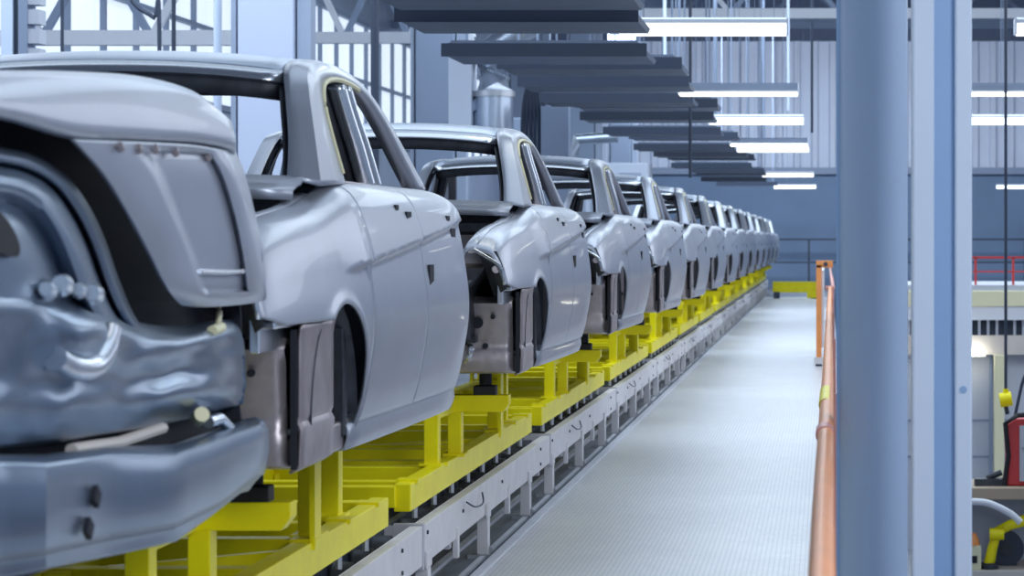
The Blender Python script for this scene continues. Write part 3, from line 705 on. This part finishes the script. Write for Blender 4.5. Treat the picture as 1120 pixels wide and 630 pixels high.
MB().tube(curve([W(60, 392, -1.585), W(78, 402, -1.58), W(100, 402, -1.58), (W(114, 385, -1.58)), W(120, 362, -1.585)], 5), .026, 12).obj('latch_striker', 'steel_bright', lb_, smooth=True)
MB().tube([W(232, 362, -1.6), W(242, 358, -1.6)], .014, 10).obj('ledge_glint', 'sealer_yellow', lb_, smooth=True)  # yellow stud added as the painted highlight on the ledge
MB().tube(curve([W(238, 330, -1.66), W(240, 345, -1.65), W(236, 360, -1.63)], 4), .008, 8).obj('gas_strut', 'sealer_yellow', lb_, smooth=True)
# near-black sheet paints the shade in the gap above the bumper; fittings
MB().grid(wsurf([[(-80,480,-1.72),(100,470,-1.72),(262,440,-1.72)], [(-80,540,-1.72),(100,530,-1.72),(268,500,-1.72)]])).obj('bumper_gap_shade', 'dark_void', t, solid=.01)
MB().tube([W(78, 492, -1.66), W(130, 484, -1.66), W(178, 468, -1.66)], .014, 8).obj('impact_rail', 'booth_beige', t, smooth=True)
MB().tube([W(216, 458, -1.62), W(221, 453, -1.60)], .02, 12).obj('reflector_stud', 'sealer_yellow', t, smooth=True)
MB().tube([W(228, 462, -1.63), W(240, 458, -1.62), W(252, 470, -1.62)], .016, 10).obj('bracket_tube', 'steel_bright', t, smooth=True)
# bumper
cx = [-80, 0, 48, 118, 190, 245, 284, 292]
dX = [.03, .02, -.012, .012, -.02, .0, .03, .09]
def brow(y_, X, dx=0):
    return [(a+(dx if a > 240 else 0), b_, X-d_) for a, b_, d_ in zip(cx, y_, dX)]
rows = [brow((502,500,500,490,488,470,456,460), -1.66, -5), brow((508,507,508,497,497,479,464,468), -1.53), brow((516,515,516,506,506,488,472,476), -1.505),
        brow((560,558,558,545,536,515,492,494), -1.495), brow((612,605,598,582,570,546,516,514), -1.51, -4),
        brow((616,612,605,590,577,552,524,522), -1.55, -8), brow((640,632,622,608,592,568,538,536), -1.56, -22)]
def dens(r, n):
    out = []
    for p, q in zip(r[:-1], r[1:]): out += [tuple(p[i]+(q[i]-p[i])*k/n for i in range(3)) for k in range(n)]
    return out+[r[-1]]
rows = [dens(r, 4) for r in rows]
cols = [curve(list(c), 4) for c in zip(*rows)]
bp_ = MB().grid([[W(*p) for p in r] for r in zip(*cols)]).obj('bumper', 'dark_reflection_steel', t, smooth=True, solid=.01, off=0, auto=12)
for a, b_, h in ((106, 535, 16), (98, 570, 16)):
    p = W(a, b_, -1.487); q = W(a-3, b_+h, -1.487)
    MB().bar(p, q, .035, .012, (1, 0, 0)).obj('bumper_slot', 'dark_void', bp_)
MB().box(-.9, .62, -.9, 1.6, .03, .06).obj('floor_pan', 'inner_steel', t)

# ------------------------------------------------------------------ walkway handrail and orange gate post
t = thing('handrail', 'orange tube handrail running along the right side of the walkway', 'handrail', (0, 0, 0))
pts = [(-.012, 1.2, 1.1), (-.006, 6, 1.1), (0.01, 12, 1.1), (.035, 24, 1.1), (.06, 34, 1.1)]
MB().tube(pts, .027, 16).obj('rail_tube', 'orange_paint', t, smooth=True)
MB().tube([(.0, 34, 1.1), (.10, 34, 1.1), (.10, 75, 1.1)], .027, 10).obj('far_rail_tube', 'orange_pink', t, smooth=True)
MB().tube([(-.003, 8.4, 1.1), (-.0025, 8.6, 1.1)], .031, 16).obj('joint_sleeve', 'orange_pink', t, smooth=True)
for y in (1.6, 11, 17, 23, 29, 45, 60):
    x = lerp(y, [1.2, 6, 12, 24, 34, 34.1], [-.012, -.006, .01, .035, .06, .10])
    MB().tube([(x+.03, y, 0), (x+.03, y, 1.08)], .018, 10).box(x-.03, x+.09, y-.05, y+.05, 0, .01).obj('post', 'orange_pink', t)
MB().box(.10, .13, 1, 75, 0, .12).obj('toe_board', 'orange_pink', t)
MB().tube([(.001, 9.9, 1.1), (.004, 10.8, 1.1)], .0285, 16).obj('marker_sleeve', 'yellow_paint', t, smooth=True)
t = thing('gate_post', 'tall orange post with white panel beside the far handrail', 'post', (0, 35, 0))
MB().box(-.13, -.055, -.05, .05, .10, 1.40).obj('post', 'orange_paint', t, bevel=.005)
MB().box(-.055, -.02, 0, 5.5, .25, 1.32).obj('white_panel', 'white_paint', t)
MB().box(-.16, -.03, -.09, .09, .03, .12).obj('foot_bracket', 'beam_white', t)
MB().box(-.14, -.05, -.07, .07, 0, .03).obj('foot_pad', 'steel_dark', t)
MB().box(-.13, .10, -.05, .05, 1.36, 1.46).obj('top_bar', 'orange_paint', t, bevel=.005)
MB().tube([(.0, -.06, 1.41), (.0, -.1, 1.41)], .03, 10).obj('latch', 'steel_dark', t)

# ------------------------------------------------------------------ foreground columns
t = thing('steel_column', 'wide blue steel column in front, right of the handrail', 'column', (PX(955, 9), 9, -3.2))
MB().tube([(0, 0, 0), (0, 0, 12.3)], .123, 48).obj('shaft', 'blue_column', t, smooth=True)
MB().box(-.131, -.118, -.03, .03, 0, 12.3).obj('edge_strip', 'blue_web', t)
MB().box(-.25, .25, -.25, .25, 0, .03).obj('base_plate', 'blue_column', t)
t = thing('steel_column', 'pale blue double column with recessed darker middle, right of the wide blue one', 'column', (PX(1029.5, 8), 8, -3.2))
MB().box(-.094, -.024, -.06, .06, 0, 12.3).obj('left_flange', 'pale_column', t, bevel=.008)
MB().box(.040, .094, -.06, .06, 0, 12.3).obj('right_flange', 'pale_column', t, bevel=.008)
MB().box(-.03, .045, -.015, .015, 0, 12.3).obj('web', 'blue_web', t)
MB().tube([(.066, -.064, 3.2+PZ(425, 8)), (.066, -.058, 3.2+PZ(425, 8))], .012, 14).obj('bolt_or_glint', 'blue_web', t)
MB().box(-.2, .2, -.15, .15, 0, .03).obj('base_plate', 'pale_column', t)

# ------------------------------------------------------------------ right-hand workstation beyond the columns
Yb = 40.0
t = thing('mezzanine_booth', 'cream and white edged booth with a deck on top, right of the pale column', 'booth', (1.9, Yb, -3.2))
def Q(px, py, Y=Yb): return (PX(px, Y)-1.9, PZ(py, Y)+3.2)
zA = Q(0, 312)[1]; z1 = Q(0, 318)[1]; z2 = Q(0, 335)[1]; z3 = Q(0, 350)[1]; z4 = Q(0, 367)[1]; z5 = Q(0, 388)[1]
MB().box(-.6, 5, 0, 4, z1, zA).obj('deck', 'booth_grey', t)
MB().box(-.6, 5, -.06, 0, z2, z1).obj('edge_beam', 'cream', t, bevel=.01)
MB().box(-.6, 5, -.02, .1, z3, z2).obj('fascia', 'white_paint', t)
MB().box(-.6, 5, .02, .2, z5, z4).obj('lower_fascia', 'booth_beige', t)
MB().box(-.6, 5, .2, .5, z4, z3).obj('grille_back', 'steel_dark', t)
g = MB()
for k in range(40): g.box(-.6+k*.14, -.56+k*.14, .12, .16, z4, z3)
g.obj('grille', 'booth_grey', t)
MB().box(-.6, 5, .3, .4, 0, z5).obj('rear_panel', 'booth_grey', t)
g = MB()
for yy in (460, 500): g.box(-.6, 5, .27, .3, Q(0, yy+1)[1], Q(0, yy)[1])
g.obj('panel_seam', 'column_grey', t)
x0 = Q(1087, 0)[0]
MB().box(x0, x0+.16, -.1, .06, 0, z5).obj('post', 'cream', t, bevel=.01)
MB().box(3.6, 3.76, -.1, .06, 0, z5).obj('post', 'cream', t, bevel=.01)
MB().box(Q(1083, 0)[0], Q(1086, 0)[0], .2, .28, 0, z5).obj('panel_frame', 'column_grey', t)
MB().box(-.3, .1+Q(1073, 0)[0]-.05, -.16, -.05, Q(0, 389)[1], Q(0, 382)[1]).obj('work_lamp', 'lamp_glow', t)
t = thing('guard_rail', 'thin red guard rail on the booth deck right of the pale column', 'railing', (1.9, Yb+.3, PZ(312, Yb)))
MB().box(-.3, 4, -.02, .02, .42, .455).obj('top_rail', 'red_paint', t)
MB().box(-.3, 4, -.015, .015, .2, .225).obj('middle_rail', 'red_paint', t)
for k in range(6):
    xx = PX(1067, Yb+.3)-1.9+k*.6
    MB().box(xx-.018, xx+.018, -.02, .02, 0, .44).obj('post', 'red_paint', t)

Yr = 25.0; ZR = -3.2
t = thing('tool_rack', 'steel rack with brown shelf beam carrying the red machine', 'rack', (1.9, Yr, ZR))
def R(px, py, Y=Yr): return (PX(px, Y)-1.9, PZ(py, Y)-ZR)
MB().box(-.72, 1.6, -.15, .8, R(0, 545)[1], R(0, 532)[1]).obj('upper_shelf', 'tan_beam', t, bevel=.01)
MB().box(-.72, 1.6, -.15, .8, R(0, 636)[1], R(0, 622)[1]).obj('lower_shelf', 'booth_beige', t, bevel=.01)
for xx in (-.68, 1.5):
    for yy in (-.1, .7): MB().box(xx, xx+.08, yy, yy+.08, 0, R(0, 532)[1]).obj('upright', 'booth_grey', t)
MB().box(-.7, 1.6, .74, .78, R(0, 622)[1], R(0, 545)[1]).obj('back_sheet', 'booth_grey', t)
zs = PZ(532, Yr)
t = thing('spot_welder', 'red and black machine standing on the brown shelf beam', 'machine', (PX(1113, Yr), Yr+.1, zs))
MB().prism([(-.10, 0), (.25, 0), (.25, .68), (-.02, .66), (-.12, .6), (-.10, .3)], 'y', -.06, .25).obj('housing', 'red_paint', t, bevel=.02)
MB().tube([(-.13, -.08, .02), (-.09, -.08, .3), (-.12, -.08, .62), (.0, -.08, .70), (.25, -.08, .72)], .025, 8).obj('frame', 'rubber', t, smooth=True)
MB().box(0.02, .12, -.1, -.06, .05, .6).tube([(.06, -.1, .4), (.2, -.1, .2)], .03, 8).obj('cylinder', 'zinc', t)
MB().tube(curve([(-.02, 0, .68), (.05, 0, 1.0), (.12, 0, 1.25), (.13, 0, 1.9)], 4), .016, 8).obj('hose', 'steel_dark', t, smooth=True)
MB().box(-.42, -.1, -.08, .1, 0, .07).tube([(-.3, 0, .07), (-.15, 0, .13)], .03, 8).obj('base_unit', 'inner_steel', t)
t = thing('hanging_tool', 'small yellow tool hanging on a dark cable before the cream post', 'tool', (PX(1100, 26), 26, PZ(438, 26)))
MB().tube([(0, 0, .1), (.0, 0, .5), (-.0, 0, 5.0)], .016, 8).obj('cable', 'steel_dark', t, smooth=True)
MB().tube([(-.06, 0, .0), (.06, 0, .02)], .075, 14).tube([(0, 0, .05), (0, 0, .12)], .03, 10).obj('body', 'yellow_paint', t, smooth=True)
MB().tube([(.0, 0, -.06), (.02, 0, -.14)], .022, 8).obj('nozzle', 'inner_steel', t, smooth=True)
zs = PZ(622, Yr)
t = thing('welding_robot', 'yellow robot arm under the brown shelf, lower right corner', 'robot', (PX(1082, Yr), Yr, zs))
MB().tube([(0, 0, .0), (0, 0, .06)], .09, 16).obj('base', 'inner_steel', t, smooth=True)
MB().tube([(0, 0, .05), (.03, 0, .2), (.07, 0, .34)], [.055, .05, .045], 12).obj('lower_arm', 'yellow_paint', t, smooth=True)
MB().tube([(.0, -.05, .35), (.14, -.05, .35)], .06, 12).obj('elbow', 'yellow_paint', t, smooth=True)
MB().tube([(.07, 0, .36), (.2, 0, .43), (.42, 0, .50)], [.05, .05, .06], 12).obj('upper_arm', 'yellow_paint', t, smooth=True)
MB().tube([(.35, -.02, .56), (.5, -.02, .56)], .09, 14).obj('wrist', 'yellow_paint', t, smooth=True)
t = thing('cable_drum', 'dark round drum right of the robot arm base', 'drum', (PX(1101, Yr+.3), Yr+.3, zs))
MB().tube([(0, -.08, .17), (0, .08, .17)], .17, 24).obj('drum', 'steel_dark', t, smooth=True)
MB().tube([(0, -.1, .17), (0, -.08, .17)], .07, 14).obj('hub', 'inner_steel', t, smooth=True)
MB().box(-.1, .1, -.05, .05, 0, .04).obj('stand', 'steel_dark', t)
o = MB().tube(curve([(-.35, 0, .0), (-.05, 0, .0), (.1, 0, -.04), (.25, 0, -.12), (.34, 0, -.2)], 5), .035, 10).obj('air_hose', 'white_paint', smooth=True)
o.location = (PX(1078, 24.7), 24.7, PZ(549, 24.7)); tag(o, 'thick white hose arching just below the brown shelf', 'hose')
t = thing('robot_controller', 'small box with orange-red cap left of the robot arm', 'controller', (PX(1064, Yr-.05), Yr-.05, zs))
MB().box(-.09, .08, -.06, .08, 0, .24).obj('box', 'cream', t, bevel=.008)
MB().box(-.03, .04, -.07, -.06, .07, .14).obj('screen', 'dark_void', t)
MB().tube([(0, 0, .24), (0, 0, .30), (.0, 0, .36)], [.07, .06, .03], 12).obj('cap', 'orange_paint', t, smooth=True)
